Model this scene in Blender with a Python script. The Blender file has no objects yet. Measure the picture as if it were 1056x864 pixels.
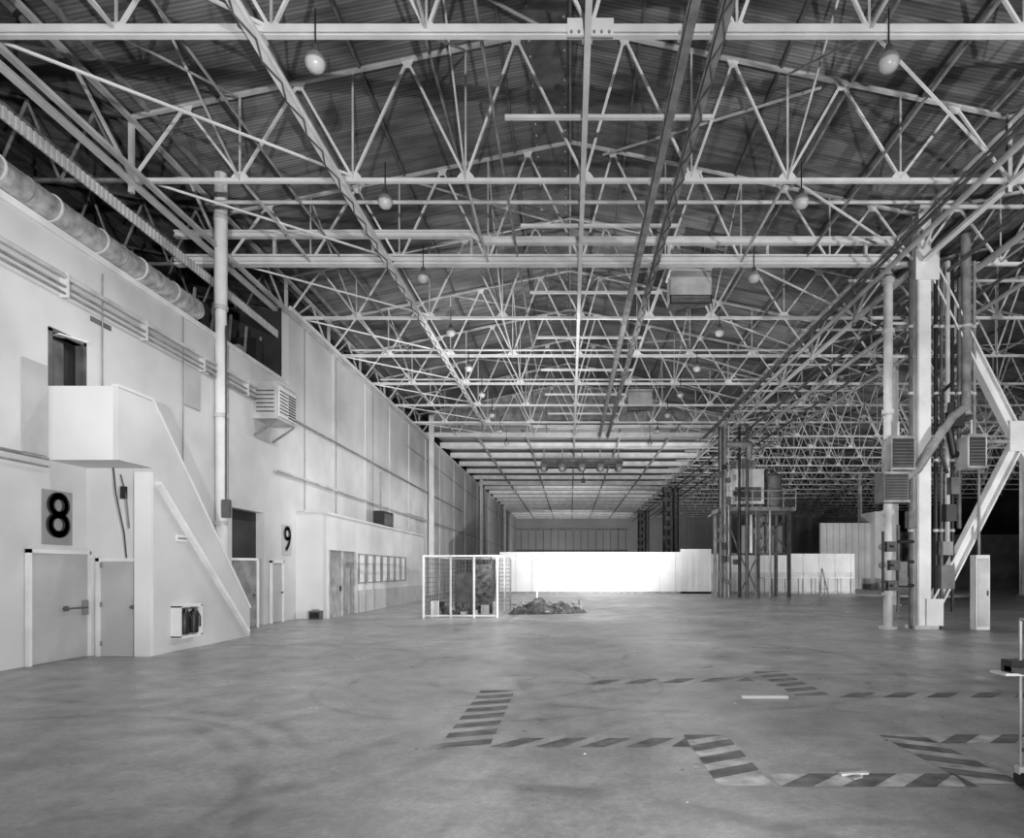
import bpy, math, random
from mathutils import Vector, Matrix
random.seed(4)
scene = bpy.context.scene
try:
    scene.view_settings.view_transform = 'Standard'
except Exception: pass

# ---------------------------------------------------------------- materials
def mat(name, v, rough=0.6, var=0.12, scale=1.2, metal=0.0, bump=0.0, fine=0.0):
    m = bpy.data.materials.new(name); m.use_nodes = True
    nt = m.node_tree; b = nt.nodes['Principled BSDF']
    b.inputs['Roughness'].default_value = rough
    b.inputs['Metallic'].default_value = metal
    g = nt.nodes.new('ShaderNodeNewGeometry')
    n = nt.nodes.new('ShaderNodeTexNoise'); n.inputs['Scale'].default_value = scale
    n.inputs['Detail'].default_value = 6
    nt.links.new(g.outputs['Position'], n.inputs['Vector'])
    r = nt.nodes.new('ShaderNodeValToRGB')
    lo = max(0, v*(1-var*1.6)); hi = min(1, v*(1+var))
    r.color_ramp.elements[0].position = .3; r.color_ramp.elements[1].position = .68
    r.color_ramp.elements[0].color = (lo, lo, lo, 1); r.color_ramp.elements[1].color = (hi, hi, hi, 1)
    nt.links.new(n.outputs['Fac'], r.inputs['Fac'])
    nt.links.new(r.outputs['Color'], b.inputs['Base Color'])
    if bump:
        bp = nt.nodes.new('ShaderNodeBump'); bp.inputs['Strength'].default_value = bump
        bp.inputs['Distance'].default_value = .03
        n2 = nt.nodes.new('ShaderNodeTexNoise'); n2.inputs['Scale'].default_value = scale*6
        nt.links.new(g.outputs['Position'], n2.inputs['Vector'])
        nt.links.new(n2.outputs['Fac'], bp.inputs['Height'])
        nt.links.new(bp.outputs['Normal'], b.inputs['Normal'])
    return m

M_STEEL = mat('painted_steel', .5, .5, .2, 1.5)
M_STEELW = mat('white_painted_steel', .72, .5, .1, 1.5)
M_STEELD = mat('dark_steel', .1, .5, .3, 3)
M_GREY = mat('grey_steel', .25, .5, .25, 3)
M_BLACK = mat('black_metal', .012, .5, .3, 3)
M_WALL = mat('wall_paint', .58, .75, .13, .45)
M_WALLW = mat('wall_paint_white', .68, .7, .06, .6)
M_DOOR = mat('door_paint', .42, .6, .08, 1.5)
M_DARKWALL = mat('dark_wall', .03, .8, .4, .8)  # near-black; darkness of the mezzanine and openings is put into this colour
M_DUCT = mat('galvanised_duct', .5, .35, .3, 5, .5)
M_CONC = mat('concrete', .4, .8, .2, 2)
M_FARW = mat('far_wall_boards', .4, .8, .12, .15)
M_WOOD = mat('weathered_wood', .3, .8, .4, 2)
M_GLASS = mat('frosted_glass', .5, .3, .05, 2)
M_RUB = mat('rubble', .06, .9, .6, 5, bump=.8)
M_STRIPEL = mat('floor_stripe_light', .36, .6, .35, 5)
M_PLATE = mat('sign_plate', .26, .6, .1, 3)
M_CEILW = mat('far_ceiling_paint', .36, .8, .1, .4)
M_STRIPE = mat('floor_stripe_dark', .07, .6, .7, 5)

# roof deck : boards with lighter streaks
M_ROOF = bpy.data.materials.new('roof_deck'); M_ROOF.use_nodes = True
nt = M_ROOF.node_tree; b = nt.nodes['Principled BSDF']; b.inputs['Roughness'].default_value = .7
g = nt.nodes.new('ShaderNodeNewGeometry')
w = nt.nodes.new('ShaderNodeTexWave'); w.bands_direction = 'Y'; w.inputs['Scale'].default_value = 3.1
w.inputs['Distortion'].default_value = 1.0; w.inputs['Detail'].default_value = 3
nt.links.new(g.outputs['Position'], w.inputs['Vector'])
mp = nt.nodes.new('ShaderNodeMapping'); mp.inputs['Scale'].default_value = (.35, 5.0, .35)
nt.links.new(g.outputs['Position'], mp.inputs['Vector'])
n = nt.nodes.new('ShaderNodeTexNoise'); n.inputs['Scale'].default_value = 1.0; n.inputs['Detail'].default_value = 8; n.inputs['Roughness'].default_value=.65
nt.links.new(mp.outputs['Vector'], n.inputs['Vector'])
nb = nt.nodes.new('ShaderNodeTexNoise'); nb.inputs['Scale'].default_value = .35; nb.inputs['Detail'].default_value = 5
nt.links.new(g.outputs['Position'], nb.inputs['Vector'])
ad = nt.nodes.new('ShaderNodeMath'); ad.operation='MULTIPLY'; nt.links.new(n.outputs['Fac'],ad.inputs[0]); nt.links.new(nb.outputs['Fac'],ad.inputs[1])
r = nt.nodes.new('ShaderNodeValToRGB')
r.color_ramp.elements[0].position = .14; r.color_ramp.elements[0].color = (.05, .05, .05, 1)
r.color_ramp.elements[1].position = .4; r.color_ramp.elements[1].color = (.32, .32, .32, 1)
nt.links.new(ad.outputs[0], r.inputs['Fac'])
mx = nt.nodes.new('ShaderNodeMix'); mx.data_type = 'RGBA'; mx.blend_type = 'MULTIPLY'; mx.inputs[0].default_value = .4
nt.links.new(r.outputs['Color'], mx.inputs[6]); nt.links.new(w.outputs['Color'], mx.inputs[7])
nt.links.new(mx.outputs[2], b.inputs['Base Color'])

# floor : stained concrete with tyre arcs
M_FLOOR = bpy.data.materials.new('floor_concrete'); M_FLOOR.use_nodes = True
nt = M_FLOOR.node_tree; b = nt.nodes['Principled BSDF']
N = nt.nodes.new; L = nt.links.new
g = N('ShaderNodeNewGeometry')
def noise(scale, detail=6, rough=.55):
    n = N('ShaderNodeTexNoise'); n.inputs['Scale'].default_value = scale
    n.inputs['Detail'].default_value = detail; n.inputs['Roughness'].default_value = rough
    L(g.outputs['Position'], n.inputs['Vector']); return n.outputs['Fac']
def ramp(fac, p0, v0, p1, v1):
    r = N('ShaderNodeMapRange'); L(fac, r.inputs[0])
    r.inputs[1].default_value = p0; r.inputs[2].default_value = p1
    r.inputs[3].default_value = v0; r.inputs[4].default_value = v1
    return r.outputs[0]
def mth(op, a, bb):
    m = N('ShaderNodeMath'); m.operation = op
    for i, s in enumerate((a, bb)):
        if isinstance(s, (int, float)): m.inputs[i].default_value = s
        else: L(s, m.inputs[i])
    return m.outputs[0]
base = mth('MULTIPLY', ramp(noise(.35), .3, .62, .7, 1.25), ramp(noise(2.3, 8, .7), .3, .64, .7, 1.25))
base = mth('MULTIPLY', base, ramp(noise(16, 6, .8), .3, .68, .7, 1.22))
base = mth('MULTIPLY', base, ramp(noise(70, 3, .7), .3, .82, .7, 1.12))
for cx, cy, rad, wd, dk in [(-5.5, 5.0, 2.9, .10, .35), (-5.5, 5.0, 3.25, .10, .3), (-1.2, 1.2, 4.2, .16, .45), (1.5, 12.5, 4.3, .12, .4),
                            (-7, 9.0, 6.4, .16, .3), (5, 3.5, 6.0, .14, .35), (5, 3.5, 7.6, .16, .35), (-2, 14, 3.2, .09, .4), (2, 3, 1.6, .1, .35), (-3,-1,5.2,.2,.35),
                            (-1.5,10.5,1.9,.06,.4),(-1.2,10.2,2.6,.06,.35),(-9,2,7.2,.12,.35)]:
    vs = N('ShaderNodeVectorMath'); vs.operation = 'DISTANCE'
    L(g.outputs['Position'], vs.inputs[0]); vs.inputs[1].default_value = (cx, cy, 0)
    d = mth('ABSOLUTE', mth('SUBTRACT', vs.outputs['Value'], rad), 0)
    k = ramp(d, wd*.4, dk, wd, 0)
    k = mth('MULTIPLY', k, ramp(noise(.8+rad*.02), .42, 0, .6, 1))
    base = mth('MULTIPLY', base, mth('SUBTRACT', 1, k))
base = mth('MULTIPLY', base, .29)
cb = N('ShaderNodeCombineColor')
for i in range(3): L(base, cb.inputs[i])
L(cb.outputs[0], b.inputs['Base Color'])
L(ramp(noise(1.1), .3, .25, .7, .5), b.inputs['Roughness'])
b.inputs['Specular IOR Level'].default_value = .5

# ---------------------------------------------------------------- mesh builder
class MB:
    def __init__(s): s.v=[]; s.f=[]; s.m=[]; s.sm=[]; s.mats=[]
    def mi(s, m):
        if m not in s.mats: s.mats.append(m)
        return s.mats.index(m)
    def add(s, vs, fs, m, smooth=False):
        o=len(s.v); s.v += [tuple(p) for p in vs]; k=s.mi(m)
        for f in fs: s.f.append([i+o for i in f]); s.m.append(k); s.sm.append(smooth)
    def box(s, x0,x1,y0,y1,z0,z1,m):
        s.add([(x0,y0,z0),(x1,y0,z0),(x1,y1,z0),(x0,y1,z0),(x0,y0,z1),(x1,y0,z1),(x1,y1,z1),(x0,y1,z1)],
              [(0,3,2,1),(4,5,6,7),(0,1,5,4),(1,2,6,5),(2,3,7,6),(3,0,4,7)],m)
    def frame(s,p0,p1):
        p0=Vector(p0);p1=Vector(p1);d=(p1-p0).normalized()
        up=Vector((0,0,1)) if abs(d.z)<.95 else Vector((0,1,0))
        sd=d.cross(up).normalized(); un=sd.cross(d).normalized()
        return p0,p1,sd,un
    def bar(s,p0,p1,w,h,m,ou=0,os=0):
        p0,p1,sd,un=s.frame(p0,p1)
        c=[(-w/2,-h/2),(w/2,-h/2),(w/2,h/2),(-w/2,h/2)]
        vs=[p+sd*(a+os)+un*(bb+ou) for p in (p0,p1) for a,bb in c]
        s.add(vs,[(0,1,2,3),(4,7,6,5),(0,4,5,1),(1,5,6,2),(2,6,7,3),(3,7,4,0)],m)
    def tee(s,p0,p1,w,h,m,t=.022):
        s.bar(p0,p1,w,t,m,ou=-h/2+t/2); s.bar(p0,p1,t*1.6,h-t,m,ou=t/2)
    def ibeam(s,p0,p1,w,h,m,t=.03):
        s.bar(p0,p1,w,t,m,ou=-h/2+t/2); s.bar(p0,p1,w,t,m,ou=h/2-t/2); s.bar(p0,p1,t,h-2*t,m)
    def cyl(s,p0,p1,r,m,n=10,r1=None,cap=True):
        if r1 is None: r1=r
        p0,p1,sd,un=s.frame(p0,p1)
        vs=[]
        for p,rr in ((p0,r),(p1,r1)):
            for i in range(n):
                a=2*math.pi*i/n; vs.append(p+sd*math.cos(a)*rr+un*math.sin(a)*rr)
        s.add(vs,[(i,(i+1)%n,n+(i+1)%n,n+i) for i in range(n)],m,True)
        if cap: s.add(vs,[tuple(range(n))[::-1],tuple(range(n,2*n))],m)
    def path(s,pts,r,m,n=8):
        for a,bb in zip(pts,pts[1:]): s.cyl(a,bb,r,m,n)
        for p in pts[1:-1]: s.ball(p,r,m,n)
    def ball(s,c,r,m,n=8):
        s.lathe([(0.001,-r)]+[(r*math.cos(t),r*math.sin(t)) for t in [-.9,-.45,0,.45,.9]]+[(0.001,r)],c,m,n)
    def lathe(s,prof,c,m,n=16):
        c=Vector(c);vs=[];k=len(prof)
        for (rr,z) in prof:
            for i in range(n):
                a=2*math.pi*i/n; vs.append(c+Vector((rr*math.cos(a),rr*math.sin(a),z)))
        s.add(vs,[(j*n+i,j*n+(i+1)%n,(j+1)*n+(i+1)%n,(j+1)*n+i) for j in range(k-1) for i in range(n)],m,True)
    def prism(s,poly,axis,a0,a1,m):
        def P(u,v,a): return {'x':(a,u,v),'y':(u,a,v),'z':(u,v,a)}[axis]
        n=len(poly); vs=[P(u,v,a0) for u,v in poly]+[P(u,v,a1) for u,v in poly]
        s.add(vs,[tuple(range(n))[::-1],tuple(range(n,2*n))]+[(i,(i+1)%n,n+(i+1)%n,n+i) for i in range(n)],m)
    def cells(s,a0,a1,z0,z1,holes,axis,t0,t1,m):
        A=sorted({a0,a1}|{h[0] for h in holes}|{h[1] for h in holes}); Z=sorted({z0,z1}|{h[2] for h in holes}|{h[3] for h in holes})
        for i in range(len(A)-1):
            for j in range(len(Z)-1):
                ca=(A[i]+A[i+1])/2; cz=(Z[j]+Z[j+1])/2
                if any(h[0]<ca<h[1] and h[2]<cz<h[3] for h in holes): continue
                if axis=='x': s.box(t0,t1,A[i],A[i+1],Z[j],Z[j+1],m)
                else: s.box(A[i],A[i+1],t0,t1,Z[j],Z[j+1],m)
    def build(s,name,loc=(0,0,0),me=None):
        if me is None:
            me=bpy.data.meshes.new(name); me.from_pydata(s.v,[],s.f)
            for m in s.mats: me.materials.append(m)
            me.polygons.foreach_set('material_index',s.m); me.polygons.foreach_set('use_smooth',s.sm); me.update()
            s.me=me
        o=bpy.data.objects.new(name,me); o.location=loc; scene.collection.objects.link(o); return o
def inst(name,me,loc,rz=0):
    o=bpy.data.objects.new(name,me); o.location=loc; o.rotation_euler=(0,0,rz); scene.collection.objects.link(o); return o

# ---------------------------------------------------------------- layout constants
XL=-9.9; XC=10.5; HS=10.5; ZB=11.08; ZE=12.6; ZR=14.8
TY=lambda k: 11.48+4.3*k
YF=120.0; YB=-9.0; XR=52.5; XW=-17.5
YS=YB+.2; YE=YF-.5
def roofz(x):
    u=abs(((x+HS)%(2*HS))-HS); return ZR-(ZR-ZE)*u/HS

# ---------------------------------------------------------------- shell
mb=MB(); mb.box(XW,XR,YB,YF,-.2,0,M_FLOOR); mb.build('floor')
mb=MB()
for c in (-21,0,21,42):
    for sgn in (-1,1):
        xa=max(c if sgn>0 else c-HS, XW); xb=c if sgn<0 else c+HS
        if xb<=XW: continue
        if sgn<0: za,zb=roofz(xa+1e-6),ZR
        else: za,zb=roofz(xa+1e-6),ZE
        if sgn>0 and xa==c: za=ZR
        mb.prism([(xa,za+.14),(xb,zb+.14),(xb,zb+.26),(xa,za+.26)],'y',YB,YF,M_ROOF)
mb.build('ceiling')
mb=MB(); mb.box(XW,XR,YF,YF+.3,0,ZR+.3,M_FARW)
for i in range(15): mb.box(-9+i*1.36,-8.9+i*1.36,YF-.06,YF,0,9,M_STEELD)
mb.box(-9.9,10.5,YF-.1,YF,5.2,5.5,M_STEELD); mb.box(-9.9,10.5,YF-.12,YF,9,9.4,M_GREY)
mb.build('wall_back')
mb=MB(); mb.box(XW,XR,YB-.3,YB,0,ZR+.3,M_WALL); mb.build('wall_front')
mb=MB(); mb.box(XR,XR+.3,YB,YF,0,ZR,M_DARKWALL); mb.build('wall_right')
mb=MB(); mb.box(XW-.3,XW,YB,YF,0,ZR+.3,M_DARKWALL); mb.build('wall_mezzanine')

# left wall with openings
mb=MB()
mb.cells(YB,23.2,0,8.3,[(12.56,13.4,4.0,6.3),(19.3,21.3,0,3.6)],'x',XL-.25,XL,M_WALL)
mb.cells(23.2,YF,0,11.0,[],'x',XL-.25,XL,M_WALL)
mb.box(XL-3.6,XL-.25,23.3,23.4,8.3,11.0,M_DARKWALL)  # near-black sheet stands for the shade in the opening above the wall
mb.box(XW,XL-.25,YB,YF,8.0,8.2,M_DARKWALL)               # mezzanine deck
for y in [27.5,31.8,36.1,40.4,45,50,56,62,70,80,92]:
    mb.box(XL,XL+.05,y-.03,y+.03,0 if y>40 else 3.9,11.0,M_WALL)
mb.box(XL,XL+.08,23.2,YF,10.9,11.05,M_STEELW)
mb.box(XL,XL+.06,YB,23.2,8.2,8.34,M_STEELW)
for z in (9.3,5.2): mb.box(XL,XL+.03,40,YF,z-.03,z+.03,M_GREY)
mb.build('wall_left')
mb=MB()
mb.box(XL-1.6,XL-.25,18.5,22,0,3.9,M_DARKWALL); mb.build('recess_shade_block')  # solid dark block paints in the unlit room behind the lower opening
mb=MB()
for i in range(9):
    y=18.2+i*.55; mb.box(-11.6,-10.8+.3*(i%2),y,y+.42,8.21,8.21+random.uniform(.5,1.5),random.choice((M_STEELD,M_BLACK,M_GREY)))
for i in range(5): mb.bar((-10.6,18.4+i,8.21),(-10.7,18.8+i,9.8),.06,.06,M_GREY)
mb.build('stored_equipment')

# ---------------------------------------------------------------- roof trusses
def truss_mesh():
    mb=MB()
    mb.tee((-HS,0,ZB),(HS,0,ZB),.1,.11,M_STEELW)
    for sg in (-1,1): mb.tee((0,0,ZR),(sg*HS,0,ZE),.1,.09,M_STEEL)
    bn=[-7.9,-5.2,-2.5,0.35,2.9,5.2,7.9]; tn=[-9.2,-6.5,-3.9,-1.3,1.3,3.9,6.5,9.2]
    tz=lambda x: ZR-(ZR-ZE)*abs(x)/HS
    for i,x in enumerate(bn):
        for t in (tn[i],tn[i+1]):
            mb.tee((x,0,ZB+.05),(t,0,tz(t)-.03),.065,.06,M_STEELW)
        mb.tee((x,0,ZB+.05),(x,0,tz(x)),.045,.04,M_STEEL)
        mb.prism([(x-.2,ZB-.04),(x+.2,ZB-.04),(x+.2,ZB+.08),(x+.1,ZB+.2),(x-.1,ZB+.2),(x-.2,ZB+.08)],'y',-.02,.02,M_STEELW)
    for t in tn:
        z=tz(t)
        mb.prism([(t-.16,z+.0),(t+.16,z+.0),(t+.08,z-.2),(t-.08,z-.2)],'y',-.02,.02,M_STEELW)
    for sg in (-1,1):
        mb.tee((sg*HS,0,ZB),(sg*9.2,0,tz(9.2)),.06,.06,M_STEELW)
        mb.bar((sg*HS,0,ZB-.3),(sg*HS,0,ZE),.1,.1,M_STEEL)
    return mb
t0=truss_mesh(); first=t0.build('roof_truss',(0,TY(-1),0)); TM=first.data
for k in range(0,9): inst('roof_truss',TM,(0,TY(k),0))
for c in (21,42):
    for k in range(-1,25): inst('roof_truss',TM,(c,TY(k),0))

# purlins
for c,n in ((-21,0),(0,1),(21,2),(42,3)):
    mb=MB()
    for i in range(-6,7):
        x=c+i*1.68
        if x<XW+.3: continue
        z=roofz(x)+.06
        ye=TY(8) if c==0 else YE
        mb.bar((x,YS,z),(x,ye,z),.07,.14,M_STEELD if i%2 else M_GREY)
    mb.build('roof_purlins')
mb=MB(); mb.prism([(-1.1,14.62),(-.05,14.82),(-.05,14.86),(-1.1,14.66)],'y',YS,45.8,M_STEELD)
for i in range(100):
    y=YS+.3+i*.5
    for x,z in ((-1.0,14.62),(-.15,14.78)): mb.box(x-.02,x+.02,y,y+.04,z-.02,z+.01,M_STEEL)
mb.build('ridge_plate')
# mezzanine roof framing
mb=MB()
for k in range(-1,9):
    y=TY(k)
    mb.tee((XW+.1,y,ZB),(-10.6,y,ZB),.08,.09,M_GREY); mb.tee((XW+.1,y,13.9),(-10.6,y,12.6),.08,.08,M_STEELD)
    for i,x in enumerate((-17,-15.4,-13.8,-12.2)):
        mb.tee((x,y,ZB),(x+.8,y,13.6-i*.3),.05,.05,M_GREY); mb.tee((x+.8,y,13.6-i*.3),(x+1.6,y,ZB),.05,.05,M_GREY)
mb.build('mezzanine_truss')

# sway and horizontal bracing
for c in (0,21):
    mb=MB()
    ks=range(-1,8) if c==0 else range(-1,20)
    for k in ks:
        y0,y1=TY(k),TY(k+1)
        for x in (-7.9,-2.5,5.2):
            zt=roofz(x)-.1
            if k%2==0:
                mb.bar((c+x,y0,ZB),(c+x,y1,zt),.04,.04,M_STEEL)
                mb.bar((c+x,y1,ZB),(c+x,y0,zt),.04,.04,M_STEEL)
            else:
                mb.bar((c+x,y0,ZB+.05),(c+x,y1,ZB+.05),.05,.05,M_STEEL)
        for xa,xb in ((-HS,-5.2),(5.2,HS)):
            mb.bar((c+xa,y0,ZB+.1),(c+xb,y1,ZB+.1),.04,.05,M_STEELW)
        if k%2==0: mb.bar((c-5.2,y0,14.5-.8),(c-.2,y1,14.5),.04,.05,M_STEEL)
        else: mb.bar((c+6,y0,13.3),(c+1,y1,14.4),.04,.05,M_STEEL)
    mb.build('roof_bracing')

def girder(x,y0,y1,name):
    mb=MB()
    mb.tee((x,y0,ZB-.1),(x,y1,ZB-.1),.16,.14,M_STEELW,.03)
    mb.tee((x,y0,ZE-.15),(x,y1,ZE-.15),.14,.12,M_STEEL,.03)
    y=y0;i=0
    while y<y1-1:
        a,bz=(ZB-.1,ZE-.15) if i%2==0 else (ZE-.15,ZB-.1)
        mb.bar((x,y,a),(x,y+2.15,bz),.06,.06,M_STEEL); y+=2.15;i+=1
    mb.build(name)
girder(XC,TY(-1),YE-2,'column_line_girder'); girder(-XC+.1,TY(-1),45.8,'column_line_girder'); girder(31.5,TY(-1),YE-2,'column_line_girder')
mb=MB()
mb.tee((XL+.1,YS,10.75),(XL+.1,45.8,10.75),.12,.12,M_STEEL,.03)
for i in range(460):
    y=YS+i*.07
    mb.box(XL-.45,XL-.42+(.02 if i%2 else 0),y,y+.07,9.95,10.2,M_STEEL)
mb.build('eave_fascia')

# heavy cross girders at the column rows
for y in (TY(2),TY(8),TY(14)):
    mb=MB()
    mb.ibeam((-12,y,11.17),(9.9,y,11.17),.24,.3,M_STEELW,.05)
    mb.bar((-12,y-.1,11.17),(9.9,y-.1,11.17),.03,.1,M_STEELW)
    mb.ibeam((-12,y-.05,11.95),(-3.0,y-.05,11.95),.18,.2,M_STEELW,.06)
    mb.bar((-3.0,y-.05,11.95),(-2.7,y-.05,11.75),.12,.15,M_STEELW)
    mb.ibeam((-2.7,y-.05,11.75),(9.9,y-.05,11.75),.18,.2,M_STEELW,.06)
    for x in range(-9,10,3): mb.bar((x,y,11.3),(x,y,11.9),.08,.08,M_STEEL)
    mb.build('cross_girder')
mb=MB(); y=TY(0)
mb.bar((-13,y-.07,11.13),(20,y-.07,11.13),.03,.13,M_STEELW)
mb.box(-.05,.75,y-.14,y-.1,10.95,11.25,M_STEELW)
for i in range(6): mb.cyl((.02+i*.13,y-.17,11.0),(.02+i*.13,y-.14,11.0),.025,M_GREY,6)
mb.build('cross_strut')

# ---------------------------------------------------------------- crane rails
def rail(x,z,y1,name,w=.16,h=.24,m=M_STEELW,lace=True,y0=YS):
    mb=MB(); mb.ibeam((x,y0,z),(x,y1,z),w,h,m,.03)
    y=TY(-1)
    while y<y1+.1:
        mb.bar((x,y,z+h/2),(x,y,ZB+.1),.1,.05,M_STEEL); mb.box(x-w*.8,x+w*.8,y-.12,y+.12,z+h/2,z+h/2+.03,M_STEEL); y+=4.3
    if lace:
        i=0;y=y0
        while y<y1-.5:
            s=1 if i%2 else -1
            mb.bar((x-s*w*.5,y,z-h/2-.01),(x+s*w*.5,y+.5,z-h/2-.01),.03,.02,M_STEELD);y+=.5;i+=1
    return mb.build(name)
rail(-5.4,10.88,42,'monorail_beam',.13,.2)
rail(.3,10.9,45,'monorail_beam',.11,.2,M_STEELW,False)
rail(2.0,10.9,45.7,'monorail_beam',.15,.26,M_GREY,False)
rail(2.55,10.9,45.7,'monorail_beam',.15,.26,M_GREY,True)
mb=MB()
for k in range(-1,8):
    y=TY(k)+2.15
    mb.tee((-1.35,y,11.12),(2.95,y,11.12),.09,.09,M_STEELW)
    for x in (.3,2.,2.55): mb.bar((x,y,11.0),(x,y,11.2),.1,.1,M_STEEL)
mb.build('rail_crossbars')
mb=MB(); y=50
mb.ibeam((-2.2,y,10.0),(4.0,y,10.0),.25,.3,M_STEELD)
mb.ibeam((-2.2,y+1,10.0),(4.0,y+1,10.0),.25,.3,M_STEELD)
for x in (-2,-.6,.9,2.3,3.7):
    mb.box(x-.25,x+.25,y-.3,y+1.2,9.45,9.8,M_STEELD); mb.cyl((x,y-.35,9.4),(x,y+.5,9.4),.16,M_GREY,8)
    mb.bar((x,y+.5,10.1),(x,y+.5,11.0),.08,.08,M_GREY)
mb.cyl((1,y,9.4),(1,y,8.6),.03,M_BLACK,6); mb.box(.85,1.15,y-.1,y+.1,8.4,8.7,M_BLACK)
mb.build('overhead_crane')

# ---------------------------------------------------------------- far lower ceiling
mb=MB(); mb.box(XL,XC,46.2,YF,11.7,11.8,M_CEILW)
y=50.2
while y<YF:
    mb.ibeam((XL,y,11.25),(XC,y,11.25),.22,.4,M_STEELW,.05); mb.bar((XL,y+2.1,11.5),(XC,y+2.1,11.5),.12,.25,M_STEELW); y+=4.3
for x in (-6.5,-3,.3,3.5,7): mb.bar((x,46.2,11.1),(x,YF,11.1),.12,.14,M_STEEL)
mb.build('ceiling_far')
mb=MB(); mb.box(XL,XC,46.1,46.2,11.75,14.9,M_GREY); mb.build('wall_gable')

# ---------------------------------------------------------------- high-bay lamps
mb=MB(); S=.68
mb.cyl((0,0,.35*S),(0,0,.9),.015,M_BLACK,6)
sc=lambda pr:[(a*S,bb*S) for a,bb in pr]
mb.lathe(sc([(.001,.38),(.09,.37),(.1,.2),(.12,.18)]),(0,0,0),M_STEELD)
mb.lathe(sc([(.1,.19),(.2,.12),(.26,-.02),(.27,-.05),(.255,-.05),(.19,.1),(.1,.16)]),(0,0,0),M_GREY)
mb.lathe(sc([(.245,-.04),(.24,-.14),(.18,-.24),(.08,-.29),(.001,-.3)]),(0,0,0),M_GLASS)
lamps=[]
for k in range(0,9):
    for x in (-4.4,5.5): lamps.append((x,TY(k)-.1-(.25 if k in (2,8) else 0),10.55))
for k in range(2,10,2):
    for x in (16.6,25): lamps.append((x,TY(k)-.1,10.5))
first=mb.build('high_bay_lamp',lamps[0])
for p in lamps[1:]: inst('high_bay_lamp',first.data,p)

# ceiling ventilators
mb=MB()
mb.cells(-.7,.7,0,.95,[],'y',-.5,.5,M_STEEL)
mb.box(-.75,.75,-.55,.55,.9,1.0,M_STEELW)
for i in range(7): mb.bar((-.72,-.5+i*.16,-.16),(.72,-.5+i*.16,-.02),.03,.06,M_STEELD)
mb.box(-.75,.75,-.55,-.5,-.3,0,M_BLACK)
for i in range(5): mb.box(-.7,.7,-.56,-.55,-.26+i*.05,-.24+i*.05,M_GREY)
for sx in (-.6,.6): mb.bar((sx,0,.95),(sx,0,2.3),.05,.05,M_STEEL)
first=mb.build('ceiling_ventilator',(4.3,24.0,11.55)); inst('ceiling_ventilator',first.data,(4.2,40,11.6))

# ---------------------------------------------------------------- left wall services
mb=MB()
mb.cyl((-9.85,YS,8.6),(-9.85,17.3,8.6),.25,M_DUCT,24)
y=YS
while y<17.3:
    mb.cyl((-9.85,y,8.6),(-9.85,y+.04,8.6),.275,M_STEEL,24)
    mb.cyl((-9.85,y+.62,8.6),(-9.85,y+.64,8.6),.26,M_GREY,24); y+=1.25
mb.cyl((-9.85,17.3,8.6),(-10.4,17.7,8.6),.25,M_DUCT,20)
mb.build('ventilation_duct')
mb=MB()
for dz,r in ((7.45,.05),(7.25,.03),(7.12,.025)):
    mb.cyl((XL+.1,YS,dz),(XL+.1,22.5,dz),r,M_STEEL if r>.04 else M_GREY,8)
y=YS
while y<22: mb.box(XL,XL+.15,y,y+.04,7.05,7.52,M_WALL); y+=2.4
mb.cyl((XL+.08,YS,3.85),(XL+.08,12.4,3.85),.03,M_GREY,8); mb.cyl((XL+.08,YS,3.7),(XL+.08,12.4,3.7),.02,M_GREY,8)
mb.cyl((XL+.08,22,5.1),(XL+.08,60,5.1),.05,M_STEEL,8); mb.cyl((XL+.08,18,7.1),(XL+.08,60,7.1),.04,M_GREY,8)
for y,z0,z1 in ((13.9,5.2,8),(16.8,3.3,8.2),(19.0,3.6,8.2),(24.5,4,11),(27.8,4,11),(33,4,11)):
    mb.cyl((XL+.04,y,z0),(XL+.04,y,z1),.014,M_GREY,6)
mb.box(XL,XL+.04,16.9,17.6,6.0,7.0,M_DOOR); mb.box(XL,XL+.02,13.6,14.2,6.9,7.0,M_STEELD)
mb.build('wall_conduit')
mb=MB(); mb.cyl((-9.72,18.4,0),(-9.75,18.4,9.0),.15,M_STEELW,14); mb.cyl((-9.75,18.4,9),(-9.75,18.4,12.8),.17,M_STEELW,14)
for z in (3,6,9,11.5): mb.cyl((-9.75,18.4,z),(-9.75,18.4,z+.12),.19,M_STEEL,14)
mb.cyl((-9.5,18.2,3.6),(-9.5,18.2,8.5),.02,M_BLACK,6); mb.box(-9.6,-9.4,18.15,18.3,3.2,3.7,M_STEELD)
mb.build('vertical_pipe')

# window AC unit
mb=MB(); mb.box(0,.75,0,1.4,0,1.15,M_STEEL)
mb.box(.75,.78,.08,1.32,.1,1.05,M_STEELW)
for i in range(9): mb.box(.78,.8,.75,1.28,.16+i*.09,.2+i*.09,M_BLACK)
for i in range(7): mb.box(.78,.8,.12,.68,.22+i*.11,.25+i*.11,M_STEELD)
mb.bar((0,.05,-.5),(.7,.05,-.02),.05,.05,M_GREY); mb.bar((0,1.35,-.5),(.7,1.35,-.02),.05,.05,M_GREY)
for i in range(6): mb.box(.1,.65,-.02,0,.2+i*.13,.24+i*.13,M_STEELD)
mb.build('window_air_conditioner',(XL,20.6,6.5))

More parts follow.
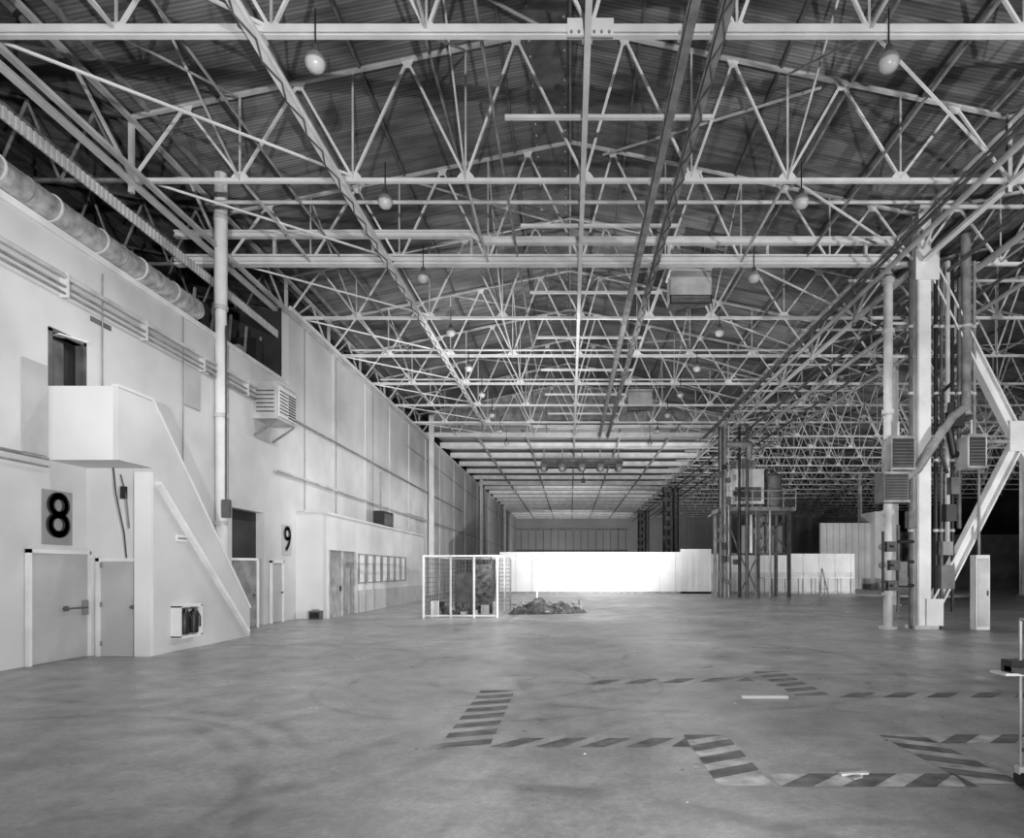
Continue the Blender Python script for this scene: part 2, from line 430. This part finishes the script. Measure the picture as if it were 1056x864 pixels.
# ---------------------------------------------------------------- stair enclosure and landing
mb=MB(); XS=-8.55; t=.1
mb.prism([(13.5,0),(17.6,0),(17.6,.75),(13.5,5.24),(12.48,5.24),(12.48,3.84),(13.5,3.84)],'x',XS-t,XS,M_WALL)
mb.box(XL,XS-t,12.48,12.58,3.84,5.24,M_WALLW)
mb.box(XL,XS-t,12.58,13.6,3.84,4.0,M_WALLW)
mb.cells(XL,XS-t,0,3.84,[(-9.62,-8.85,0.02,1.97)],'y',13.5,13.6,M_WALL)
mb.box(-8.86,XS+.02,13.4,13.5,0,3.75,M_WALLW)
n=23
for i in range(n):
    z=(i+1)*4.0/n; y=17.5-(i+1)*3.9/n
    mb.box(XL,XS-t,y,y+.2,z-.1,z,M_CONC)
mb.bar((XS+.05,13.62,3.55),(XS+.05,17.4,.12),.1,.1,M_STEELW)
mb.box(XS-t-.02,XS+.02,12.46,13.52,5.22,5.27,M_WALLW)
mb.bar((XS-t/2,13.5,5.25),(XS-t/2,17.62,.76),.14,.05,M_WALLW)
mb.build('stair_enclosure')
def door(name,w,h,m,loc,rz,bar=True):
    mb=MB()
    mb.box(0,w,0,.04,.02,h,m)
    for x0,x1,z0,z1 in ((-.07,0,0,h+.07),(w,w+.07,0,h+.07),(-.07,w+.07,h,h+.07)): mb.box(x0,x1,-.05,.03,z0,z1,M_STEELW)
    if bar:
        mb.cyl((w*.5,-.06,1.0),(w*.93,-.06,1.0),.02,M_STEELD,8); mb.box(w*.88,w*.95,-.07,0,.85,1.15,M_GREY)
        mb.box(w*.55,w*.6,-.06,0,.95,1.05,M_STEELD)
    else: mb.ball((w*.9,-.05,1.0),.04,M_STEELD)
    for z in (.2,1.0,1.8): mb.box(.0,.04,-.02,0,z,z+.1,M_GREY)
    o=mb.build(name,loc); o.rotation_euler=(0,0,rz); return o
door('door_1',1.45,2.07,M_DOOR,(XL+.045,12.02,0),math.pi/2)
door('door_2',.76,1.93,M_DOOR,(-9.61,13.49,0),0,False)
door('door_3',.8,2.0,M_DOOR,(XL+.045,21.75,0),math.pi/2,False)
door('door_4',.85,2.05,M_GREY,(XL-.15,19.5,0),math.pi/2-.5,False)
mb=MB(); mb.box(XL-.2,XL-.14,12.56,13.4,4.0,6.3,M_BLACK)  # black sheet stands for the dark inside the open upper doorway
for a,bb,c,d in ((12.5,12.58,4,6.36),(13.38,13.46,4,6.36),(12.5,13.46,6.3,6.38)): mb.box(XL-.2,XL+.03,a,bb,c,d,M_STEELD)
mb.box(XL-.1,XL-.05,12.62,12.95,5.3,6.2,M_STEELD); mb.bar((XL-.02,12.7,6.3),(XL+.1,13.3,6.34),.2,.03,M_STEELW)
mb.build('window_1')
mb=MB(); mb.box(XL,XL+.05,11.88,12.44,3.9,5.6,M_DOOR); mb.build('open_door_leaf')
mb=MB()
mb.path([(-9.3,13.42,3.84),(-9.2,13.35,3.3),(-9.05,13.38,2.5),(-9.03,13.42,2.0)],.013,M_BLACK,6)
mb.path([(-9.15,13.42,3.7),(-9.0,13.35,3.3),(-8.95,13.38,2.6)],.012,M_STEELD,6)
mb.box(-9.1,-9.0,13.33,13.4,3.2,3.45,M_BLACK)
mb.build('hanging_cable')

# number signs
def numsign(ch,y,z):
    mb=MB(); mb.box(0,.02,-.37,.37,-.52,.52,M_PLATE if ch=='8' else M_DOOR); p=mb.build('number_sign',(XL+.005,y,z))
    for dy in (-.012,0,.012):
        cu=bpy.data.curves.new('digit','FONT'); cu.body=ch; cu.size=1.22; cu.extrude=.008; cu.offset=.008
        cu.align_x='CENTER'; cu.align_y='CENTER'
        o=bpy.data.objects.new('digit',cu); scene.collection.objects.link(o)
        o.parent=p; o.location=(.032+abs(dy)*.1,dy*1.6,0); o.rotation_euler=(math.pi/2,0,math.pi/2)
        cu.materials.append(M_BLACK if ch=='8' else M_STEELD)
numsign('8',12.71,2.76); numsign('9',23.0,2.8)

mb=MB()
mb.box(XS,XS+.04,14.15,14.95,.3,.98,M_WALL)
for a,bb,c,d in ((14.12,14.18,.3,.98),(14.92,14.98,.3,.98),(14.12,14.98,.95,1.0),(14.12,14.98,.28,.33)): mb.box(XS,XS+.2,a,bb,c,d,M_STEELW)
for y in (14.37,14.72):
    mb.lathe([(.001,.0),(.09,.0),(.1,.03),(.1,.42),(.07,.48),(.03,.5),(.03,.56),(.001,.56)],(XS+.14,y,.36),M_BLACK,14)
    mb.box(XS+.1,XS+.2,y-.05,y+.09,.9,.93,M_STEELD); mb.path([(XS+.2,y,.9),(XS+.27,y+.05,.7),(XS+.25,y+.08,.5)],.015,M_BLACK,6)
mb.build('fire_extinguisher_rack')
mb=MB(); mb.box(XS,XS+.02,14.3,14.7,2.38,2.52,M_STEELW); mb.box(XS+.02,XS+.025,14.34,14.66,2.43,2.47,M_GREY); mb.build('wall_notice')
mb=MB(); mb.box(-9.3,-8.9,23.45,23.75,0,.3,M_STEELD); mb.box(-9.26,-8.94,23.42,23.45,.05,.25,M_BLACK); mb.box(-9.2,-9.0,23.5,23.65,.3,.36,M_GREY); mb.build('floor_junction_box')

# ---------------------------------------------------------------- projecting booth with windows
mb=MB(); xb=-8.8
mb.cells(23.8,39.6,0,3.78,[(24.0,27.1,0,2.5)]+[(27.5+i*1.14,28.3+i*1.14,1.25,2.4) for i in range(7)],'x',xb-.12,xb,M_WALL)
mb.box(XL,xb-.12,23.8,23.92,0,3.78,M_WALLW); mb.box(XL,xb-.12,39.48,39.6,0,3.78,M_WALLW)
mb.box(XL,xb+.05,23.75,39.65,3.78,3.86,M_WALL)
mb.box(xb,xb+.06,27.2,39.6,0,.9,M_DOOR)
mb.build('wall_booth')
mb=MB(); mb.box(xb-.1,xb-.05,24.0,27.1,0,2.5,M_GREY); mb.box(xb-.05,xb-.02,25.5,25.56,0,2.5,M_STEEL)
for a in (24.0,27.04): mb.box(xb-.05,xb+.02,a,a+.06,0,2.5,M_STEEL)
mb.box(xb-.05,xb-.0,25.3,25.4,.95,1.15,M_BLACK); mb.build('door_5')
for i in range(7):
    mb=MB(); a=27.5+i*1.14
    mb.box(xb-.03,xb-.01,a,a+.8,1.25,2.4,M_WALLW); mb.box(xb-.06,xb+.03,a-.17,a,1.2,2.45,M_GREY); mb.box(xb-.06,xb+.03,a+.8,a+.97,1.2,2.45,M_GREY)
    mb.box(xb-.06,xb+.01,a,a+.8,1.2,1.25,M_GREY); mb.box(xb-.06,xb+.01,a,a+.8,2.4,2.45,M_GREY)
    mb.build('window_%d'%(i+2))
mb=MB(); mb.box(-9.4,-8.9,31.5,33.2,3.86,4.6,M_BLACK); mb.box(-8.9,-8.87,31.6,33.1,3.95,4.5,M_STEELD); mb.cyl((-9.2,32,4.6),(-9.2,32,6.5),.04,M_GREY,6); mb.build('electrical_box')

# columns on left
mb=MB(); mb.ibeam((0,0,0),(0,0,12.5),.3,.3,M_STEELW,.03); mb.box(-.25,.25,-.25,.25,0,.06,M_STEEL)
first=mb.build('steel_column',(-9.65,TY(8),0))
for y in (TY(14),TY(20)): inst('steel_column',first.data,(-9.65,y,0))
for y in (TY(8),TY(14),TY(20)): inst('steel_column',first.data,(XC,y,0))
for y in (TY(2),TY(8),TY(14),TY(20)): inst('steel_column',first.data,(31.5,y,0))
for y in (TY(5),TY(11)): inst('steel_column',first.data,(16.2,y,0))

# ---------------------------------------------------------------- right column group
mb=MB(); y=19.85; x=10.58
mb.ibeam((x,y,0),(x,y,12.5),.36,.38,M_STEELW,.04)
mb.bar((x-.16,y,0),(x-.16,y,12),.1,.34,M_STEEL)
mb.box(x-.35,x+.35,y-.3,y+.3,0,.1,M_STEEL)
mb.box(x-.3,x+.4,y-.26,y-.2,10.4,11.3,M_STEELW)
mb.ibeam((10.75,y,11.0),(16.2,y,.3),.3,.34,M_STEELW,.05); mb.ibeam((10.75,y-.02,.35),(16.2,y-.02,11.0),.3,.34,M_STEELW,.05)
mb.box(13.1,13.85,y-.22,y-.16,5.3,6.2,M_STEELW)
mb.box(10.6,11.1,y-.25,y-.2,.1,.9,M_STEELW)
mb.ibeam((16.2,y,0),(16.2,y,12.5),.34,.34,M_STEELW,.04)
mb.build('braced_column')
mb=MB(); y=19.7
mb.cyl((9.5,y,0),(9.5,y,10.5),.13,M_STEEL,14); mb.cyl((9.5,y,0),(9.5,y,.08),.25,M_STEEL,14)
for z in (1.0,3.4,6.4,8.8,10.3): mb.cyl((9.5,y,z),(9.5,y,z+.14),.18,M_STEEL,14)
for z,d in ((1.15,0),(1.75,.06),(2.3,-.04)):
    mb.box(9.36+d,9.66+d,y-.3,y-.05,z,z+.3,M_BLACK); mb.cyl((9.25,y-.2,z+.15),(9.25,y-.12,z+.15),.1,M_STEELD,10)
    mb.cyl((9.5,y-.45,z+.15),(9.5,y-.3,z+.15),.03,M_STEELD,8)
mb.cyl((9.25,y-.2,1.1),(9.25,y-.2,2.9),.04,M_BLACK,8); mb.cyl((9.75,y-.1,.5),(9.75,y-.1,3.1),.05,M_STEELD,8)
mb.box(9.7,9.95,y-.25,y-.05,1.3,2.0,M_STEELD)
for z in (1.3,2.0,2.6): mb.cyl((9.7,y-.2,z),(10.2,y-.1,z),.05,M_BLACK,8)
mb.build('standpipe')
mb=MB()
for dx,r,z0,z1,m in ((10.2,.06,0,11,M_STEELD),(10.95,.06,0,11,M_BLACK),(11.12,.05,0,11,M_STEELD),(11.3,.07,2.5,11,M_STEEL),(11.45,.05,.5,11,M_BLACK),(11.65,.06,3,10.5,M_STEELD),(11.85,.14,6.4,11.8,M_GREY),(12.1,.05,5.2,11,M_GREY)):
    mb.cyl((dx,y+.05,z0),(dx,y+.05,z1),r,m,10)
    for z in (2.9,5,7,9): 
        if z0<z<z1: mb.cyl((dx,y+.05,z),(dx,y+.05,z+.08),r*1.35,M_STEEL,10)
mb.path([(11.85,y,7.4),(11.75,y-.1,6.6),(11.3,y-.25,6.3),(10.9,y-.35,5.8),(10.2,y-.3,4.7),(9.9,y-.2,4.5)],.13,M_GREY,10)
mb.path([(12.0,y,5.2),(11.4,y-.1,5.2),(11.2,y-.2,5.9),(11.3,y-.2,6.7)],.1,M_BLACK,10)
mb.path([(11.3,y-.25,7.3),(10.95,y-.3,7.0),(10.9,y-.3,5.2),(11.1,y-.3,4.6)],.05,M_BLACK,8)
mb.path([(13.5,y,5.6),(12.3,y,5.6),(12.2,y,5.0)],.07,M_GREY,8)
for z in (9.2,8.2): mb.cyl((9.4,y+.2,z),(12.3,y+.2,z),.05,M_STEEL,8)
for xx,zz,w_,h_,m in ((10.95,1.2,.4,.7,M_STEELD),(11.1,3.2,.3,.5,M_BLACK),(11.2,6.0,.45,.45,M_BLACK),(10.0,3.0,.25,.5,M_STEELD),(11.0,2.2,.3,.4,M_GREY),(11.25,4.0,.25,.5,M_STEELD)): mb.box(xx,xx+w_,y-.25,y,zz,zz+h_,m)
mb.build('pipe_cluster')
def heater(x,y,z,w,h,m):
    mb=MB(); mb.box(-w/2,w/2,-.3,.3,-h/2,h/2,m); mb.box(-w/2-.02,w/2+.02,-.33,-.3,-h/2-.02,-h/2+.05,M_GREY); mb.box(-w/2-.02,w/2+.02,-.33,-.3,h/2-.05,h/2+.02,M_GREY)
    for i in range(8):
        zz=-h/2+.1+i*(h-.2)/8; mb.box(-w/2+.06,w/2-.06,-.325,-.3,zz,zz+.02,M_STEELD)
    mb.box(-w/2+.04,w/2-.04,-.305,-.3,-h/2+.06,h/2-.06,M_BLACK)
    mb.bar((0,0,h/2),(0,0,h/2+.5),.05,.05,M_STEEL); mb.bar((0,.2,0),(.6,.4,0),.05,.05,M_STEEL)
    mb.build('unit_heater',(x,y,z))
heater(9.65,19.4,5.15,.7,.95,M_GREY); heater(9.4,19.3,4.15,.72,.85,M_STEELD); heater(11.8,19.4,5.2,.55,.95,M_STEEL)
mb=MB(); mb.box(11.95,12.35,19.4,19.7,0,2.2,M_STEELW); mb.box(11.99,12.31,19.38,19.4,.1,2.1,M_STEEL); mb.box(12.25,12.29,19.36,19.38,1,1.15,M_BLACK); mb.cyl((12.15,19.6,2.2),(12.15,19.6,5),.04,M_GREY,8)
mb.build('electrical_panel')
mb=MB()
for x,z,r in ((9.3,10.9,.05),(9.75,11.0,.08),(11.3,10.7,.06),(12.4,10.95,.1),(13.1,10.6,.05),(14.6,11,.08),(9.0,10.75,.035)):
    mb.cyl((x,YS,z),(x,YE if x>10 else 45.9,z),r,M_STEEL if r>.07 else M_STEELD,8)
for k in range(-1,16):
    mb.bar((8.9,TY(k)+1,11),(14.8,TY(k)+1,11),.06,.08,M_STEEL)
mb.build('overhead_piping')
mb=MB()
for y,z in ((17.2,11.35),(28.6,11.3),(33,11.3)): mb.cyl((-9.5,y,z),(10,y,z),.05,M_STEEL,8)
for x in (-7,-1.6,7.2): mb.cyl((x,YS,11.3),(x,45.8,11.3),.035,M_GREY,6)
mb.build('sprinkler_pipes')

# ---------------------------------------------------------------- equipment platform mid distance
mb=MB(); y0,y1=42.8,45.5
for x in (10.0,11.0,12.2,14.2):
    for y in (y0,y1): mb.ibeam((x,y,0),(x,y,5.7),.2,.2,M_STEELD if x>10.5 else M_GREY)
mb.box(9.8,14.6,y0-.2,y1+.2,5.6,5.85,M_GREY)
for z in (2.8,): mb.bar((10,y0,z),(14.2,y0,z),.12,.15,M_STEELD)
mb.bar((11,y0,0.2),(12.2,y0,2.8),.08,.08,M_STEELD);mb.bar((12.2,y0,0.2),(11,y0,2.8),.08,.08,M_STEELD)
mb.bar((12.2,y0,2.8),(14.2,y0,5.6),.08,.08,M_STEELD);mb.bar((14.2,y0,2.8),(12.2,y0,5.6),.08,.08,M_STEELD);mb.bar((11,y0,2.8),(10,y0,5.6),.08,.08,M_STEELD)
mb.bar((9.6,y0-.2,5.7),(8.9,y0-.2,5.2),.1,.1,M_GREY)
for x in (9.8,10.8,11.8,12.8,13.8,14.6): mb.cyl((x,y0-.15,5.85),(x,y0-.15,6.9),.03,M_STEEL,6)
mb.cyl((9.8,y0-.15,6.9),(14.6,y0-.15,6.9),.03,M_STEEL,6); mb.cyl((9.8,y0-.15,6.4),(14.6,y0-.15,6.4),.03,M_STEEL,6)
mb.box(10.6,12.7,43.2,45.4,6.1,8.4,M_STEELW); mb.box(10.8,12.5,43.15,43.2,6.3,7.2,M_STEELD); mb.box(10.9,12.2,43.3,45,8.4,9.0,M_GREY)
mb.cyl((13.6,44,5.85),(13.6,44,8.0),.5,M_GREY,14); mb.cyl((13.6,44,8.0),(13.6,44,8.3),.5,M_GREY,14,.15)
mb.build('equipment_platform')
mb=MB()
for i,x in enumerate((9.55,9.75,9.95,10.2,10.9,11.4,12.0,12.9)):
    z1=11 if i<6 else 5.6
    mb.cyl((x,42.3+.04*i,0),(x,42.3+.04*i,z1),.05+.03*(i%3),[M_BLACK,M_STEELD,M_GREY,M_STEEL][i%4],8)
for i in range(14):
    x=random.choice((9.6,9.85,10.1,10.6)); z=random.uniform(.8,9)
    mb.box(x-.15,x+.15,42,42.3,z,z+random.uniform(.2,.6),random.choice((M_BLACK,M_STEELD)))
mb.path([(10,42.2,9.8),(11.5,42.2,9.8),(11.5,42.4,8.9)],.2,M_GREY,10)
mb.build('process_piping')
mb=MB()
for i in range(10):
    x=9.9+i*.17; mb.cyl((x,70+.2*(i%3),0),(x,70+.2*(i%3),10.5),.08,[M_BLACK,M_STEELD,M_GREY][i%3],6)
for i in range(10): 
    z=1+i; mb.box(9.8+.1*(i%4),10.6+.1*(i%3),69.6,69.9,z,z+.45,M_STEELD)
first=mb.build('pipe_riser_bank'); inst('pipe_riser_bank',first.data,(0,26,0)); inst('pipe_riser_bank',first.data,(21,-10,0)); inst('pipe_riser_bank',first.data,(6.2,-12,0))

# ---------------------------------------------------------------- partitions
mb=MB(); YP=49.6
mb.box(-5.3,8.3,YP,YP+.15,0,3.05,M_WALLW); mb.box(8.3,10.6,YP-.05,YP+.15,0,3.35,M_WALLW)
mb.box(10.6,21.4,YP,YP+.15,0,3.0,M_WALL)
for i in range(23): mb.box(-5.3+i*1.2,-5.27+i*1.2,YP-.02,YP,0.1,3.0,M_DOOR)
mb.box(-5.3,8.3,YP-.04,YP+.18,3.05,3.12,M_STEELW); mb.box(-5.3,21.4,YP-.05,YP,0,.15,M_GREY); mb.box(3.9,4.2,YP-.05,YP,1.8,3.0,M_STEEL)
mb.box(10.6,21.4,YP-.02,YP,0.1,1.6,M_DOOR)
for i in range(8): mb.box(14.5+i*.95,14.54+i*.95,YP-.35,YP-.3,0,1.2,M_STEELD)
mb.box(14.5,21.2,YP-.36,YP-.3,1.15,1.22,M_STEEL)
mb.build('partition_wall')
mb=MB()
mb.box(23.5,28.2,62,62.2,0,6.2,M_WALL); mb.box(28.2,29,61,64,0,7.2,M_WALLW); mb.box(18,22.5,70,70.2,0,6.5,M_DOOR)
for i in range(9): mb.box(23.5+i*.6,23.53+i*.6,61.97,62,0,6.2,M_GREY)
mb.box(33,45,60,60.3,0,5,M_DARKWALL); mb.box(30,33,64,64.2,0,5.5,M_STEELD)
mb.build('far_office_block')
mb=MB(); mb.box(33.5,47,33,33.2,0,8.2,M_DARKWALL); mb.box(33.5,33.8,33.2,40,0,8.2,M_DARKWALL); mb.build('wall_dark_partition')
mb=MB(); mb.box(22,24,56,57.5,0,.9,M_GREY); mb.box(26,26.8,52,52.8,0,1.2,M_STEELD); mb.box(23,24,32,32.8,0,.5,M_STEELD)
for i in range(4): mb.cyl((21.6+i*1.5,31,0),(21.6+i*1.5,31,1.1),.035,M_STEEL,6)
mb.cyl((21.6,31,1.1),(26.1,31,1.1),.03,M_STEEL,6)
mb.build('guard_rail')
mb=MB()
mb.bar((16.6,43.6,0),(16.75,44,1.9),.06,.06,M_STEELW);mb.bar((17.1,43.6,0),(16.8,44,1.9),.06,.06,M_STEEL);mb.bar((16.8,44.5,0),(16.78,44,1.9),.06,.06,M_STEEL);mb.bar((16.6,43.7,.5),(17.1,43.7,.5),.05,.05,M_STEEL)
mb.build('tripod_stand')

# ---------------------------------------------------------------- frame enclosure & rubble
mb=MB()
xs=(-5.4,-4.4,-3.54,-2.68)
for x in xs: mb.bar((x,24.3,0),(x,24.3,2.3),.07,.07,M_STEEL if x<-3 and x>-5 else M_STEELW)
for x in xs[::3]: mb.bar((x,27,0),(x,27,2.3),.06,.06,M_GREY)
for x in xs: mb.bar((x,29.7,0),(x,29.7,2.3),.06,.06,M_STEELD)
for y,m in ((24.3,M_STEELW),(29.7,M_GREY)): mb.bar((xs[0],y,2.28),(xs[-1],y,2.28),.06,.06,m)
for x in (xs[0],xs[-1]): mb.bar((x,24.3,2.28),(x,29.7,2.28),.06,.06,M_STEEL)
mb.bar((-5.4,24.3,.08),(-2.68,24.3,.08),.05,.06,M_STEEL)
mb.bar((-2.68,29.7,2.28),(-1.6,32,2.28),.06,.06,M_STEELW); mb.bar((-1.6,32,0),(-1.6,32,2.3),.06,.06,M_STEELW)
for i in range(18): mb.bar((-5.4,24.5+i*.3,0),(-5.4,24.5+i*.3,2.28),.02,.02,M_STEELD)
for i in range(12): mb.bar((-5.4,24.3,.2+i*.18),(-5.4,29.7,.2+i*.18),.015,.015,M_STEELD)
for i in range(18): mb.bar((-5.3+i*.15,29.7,0),(-5.3+i*.15,29.7,2.28),.025,.025,M_STEELD)
for i in range(12): mb.bar((-5.4,29.7,.2+i*.18),(-2.68,29.7,.2+i*.18),.025,.025,M_STEELD)
for i in range(20): 
    x=random.uniform(-5.2,-3); y=random.uniform(25,27); s=random.uniform(.1,.3); mb.box(x,x+s,y,y+s,0,random.uniform(.1,.55),random.choice((M_GREY,M_RUB,M_RUB)))
mb.box(-5.2,-4.95,24.6,24.9,0,.6,M_STEEL); mb.box(-3.9,-3.2,27,27.8,0,2.0,M_RUB); mb.box(-4.9,-4.2,28,28.8,0,1.6,M_STEELD)
mb.build('frame_enclosure')
def lump(mb,cx,cy,rx,ry,h,m):
    n=14;k=6;vs=[]
    for j in range(k+1):
        f=j/k
        for i in range(n):
            a=2*math.pi*i/n; q=random.uniform(.8,1.15)
            vs.append((cx+rx*(1-f*.97)*math.cos(a)*q,cy+ry*(1-f*.97)*math.sin(a)*q,max(0,h*math.sin(f*1.57)*random.uniform(.75,1.1)) if j else 0))
    mb.add(vs,[(j*n+i,j*n+(i+1)%n,(j+1)*n+(i+1)%n,(j+1)*n+i) for j in range(k) for i in range(n)],m)
mb=MB(); lump(mb,-1.3,26.6,.8,.6,.62,M_RUB); lump(mb,-.4,27,.7,.6,.45,M_RUB); lump(mb,.2,27.2,.5,.4,.25,M_RUB); lump(mb,-2.0,26.3,.5,.4,.3,M_RUB)
for i in range(46):
    x=random.uniform(-2.4,.5);y=random.uniform(25.9,27.4); p=Vector((x,y,random.uniform(.02,.4))); d=Vector((random.uniform(-.2,.2),random.uniform(-.2,.2),random.uniform(-.05,.2)))
    mb.bar(p,p+d,.04,.03,random.choice((M_GREY,M_RUB,M_STEELD,M_STEELD)))
mb.build('rubble_pile')

# ---------------------------------------------------------------- floor markings
mb=MB()
def band(x0,y0,x1,y1,w,per=.5,sl=.3,light=False,z=.004):
    a=Vector((x0,y0));d=Vector((x1,y1))-a;Ln=d.length;d.normalize();nrm=Vector((-d.y,d.x))
    def P(t,s,zz): q=a+d*t+nrm*s; return (q.x,q.y,zz)
    if light: mb.add([P(0,-w/2,z-.002),P(Ln,-w/2,z-.002),P(Ln,w/2,z-.002),P(0,w/2,z-.002)],[(0,1,2,3)],M_STRIPEL)
    t=0
    while t<Ln:
        e=per*.52
        if random.random()>.04:
            pts=[(t,-w/2),(t+e,-w/2),(t+e+sl,w/2),(t+sl,w/2)]
            pts=[(min(max(u,0),Ln),s) for u,s in pts]
            if pts[0][0]<Ln: mb.add([P(u,s,z) for u,s in pts],[(0,1,2,3)],M_STRIPE)
        t+=per
band(-1.05,9.6,-1.05,6.5,.5,.42,-.2)
band(-.8,6.7,1.2,6.7,.34,.45,.3)
band(1.43,7.0,1.43,5.35,.45,.42,-.25,True)
band(1.7,5.5,3.3,5.5,.34,.5,.35,True)
band(3.5,5.4,3.5,7.0,.45,.42,.25,True)
band(3.75,6.85,6.5,6.85,.34,.5,.35,True)
band(.2,10.3,2.9,10.6,.36,.6,.35)
band(3.4,11.4,3.4,9.2,.5,.42,-.2)
band(3.7,9.25,8.5,9.25,.34,.6,.35)
mb.build('floor_hazard_marking')
mb=MB(); mb.box(2.35,2.98,9.0,9.1,.0,.025,M_WALLW); mb.build('wood_plank')
mb=MB(); mb.bar((2.3,5.62,.012),(2.55,5.66,.012),.05,.02,M_STEEL); mb.bar((2.35,5.5,.012),(2.45,5.56,.012),.04,.02,M_WOOD)
for i in range(60):
    x=random.uniform(-8,9);y=random.uniform(4.5,22);s=random.uniform(.005,.014)
    mb.box(x,x+s*2,y,y+s,0,s*.5,random.choice((M_STEEL,M_STEELD,M_GREY)))
mb.build('floor_debris')

# cart at right edge
mb=MB(); x0,x1,y0,y1=3.66,4.3,4.75,5.36
for x in (x0,x1):
    for y in (y0,y1):
        mb.cyl((x,y,.14),(x,y,1.35 if x==x0 else 1.0),.013,M_GREY,8)
        mb.cyl((x-.02,y,.06),(x+.02,y,.06),.06,M_BLACK,12); mb.box(x-.03,x+.03,y-.03,y+.03,.1,.16,M_STEEL)
mb.box(x0-.1,x1+.05,y0-.05,y1+.05,.93,.97,M_STEELD); mb.box(x0,x1,y0,y1,.28,.31,M_STEELD)
mb.box(3.5,x1,5.3,5.5,.9,.92,M_STEEL); mb.box(3.56,x1,5.32,5.45,.92,1.02,M_BLACK)
mb.box(x0+.02,x1-.1,y0+.05,y1-.1,.97,1.12,M_BLACK); mb.cyl((x0,y0,1.35),(x0,y1,1.35),.013,M_GREY,8)
mb.build('utility_cart')

# ---------------------------------------------------------------- lights
def spot(loc,aim,p,cone,r=.12,blend=.6,name='unseen_spot'):  # default name is for unseen spots, added to brighten walls, trusses and partition
    l=bpy.data.lights.new(name,'SPOT'); l.energy=p; l.spot_size=math.radians(cone); l.spot_blend=blend; l.shadow_soft_size=r
    o=bpy.data.objects.new(name,l); o.location=loc; d=Vector(aim)-Vector(loc); o.rotation_euler=d.to_track_quat('-Z','Y').to_euler(); scene.collection.objects.link(o)
spot((6,-3,2.8),(-9.9,17,4.0),10500,60,.12,.9)
spot((1,-6,1.6),(1,12,13),11500,95,.08)
spot((-1,22,1.2),(1,36,13),4500,110)
spot((3,42,1.5),(0,62,11),3600,110)
spot((0,70,1.5),(0,92,10),3400,110)
spot((0,98,1.5),(0,120,5),4500,110)
spot((18,2,1.5),(19,22,13),8500,110)
spot((24,40,1.5),(22,60,10),4500,120)
spot((2,28,3.5),(3,49.6,1.5),1300,90)
spot((4,20,3),(-9.9,36,5),4500,90)
spot((14,50.8,1.5),(26,62,3),2200,100)
for (x,y,z) in lamps:
    if x<6: spot((x,y,z-.25),(x,y,0),560,150,.15,.5,'lamp_bulb')
wd=bpy.data.worlds.new('world'); scene.world=wd; wd.use_nodes=True
wd.node_tree.nodes['Background'].inputs[0].default_value=(.5,.5,.5,1); wd.node_tree.nodes['Background'].inputs[1].default_value=.05

# ---------------------------------------------------------------- camera
cd=bpy.data.cameras.new('camera'); cam=bpy.data.objects.new('camera',cd); scene.collection.objects.link(cam)
cam.location=(0,0,1.75); cam.rotation_euler=(math.pi/2,0,0)
cd.sensor_fit='HORIZONTAL'; cd.sensor_width=36; cd.lens=36*680/1056; cd.shift_x=-60/1056; cd.shift_y=156/1056; cd.clip_end=400
scene.camera=cam
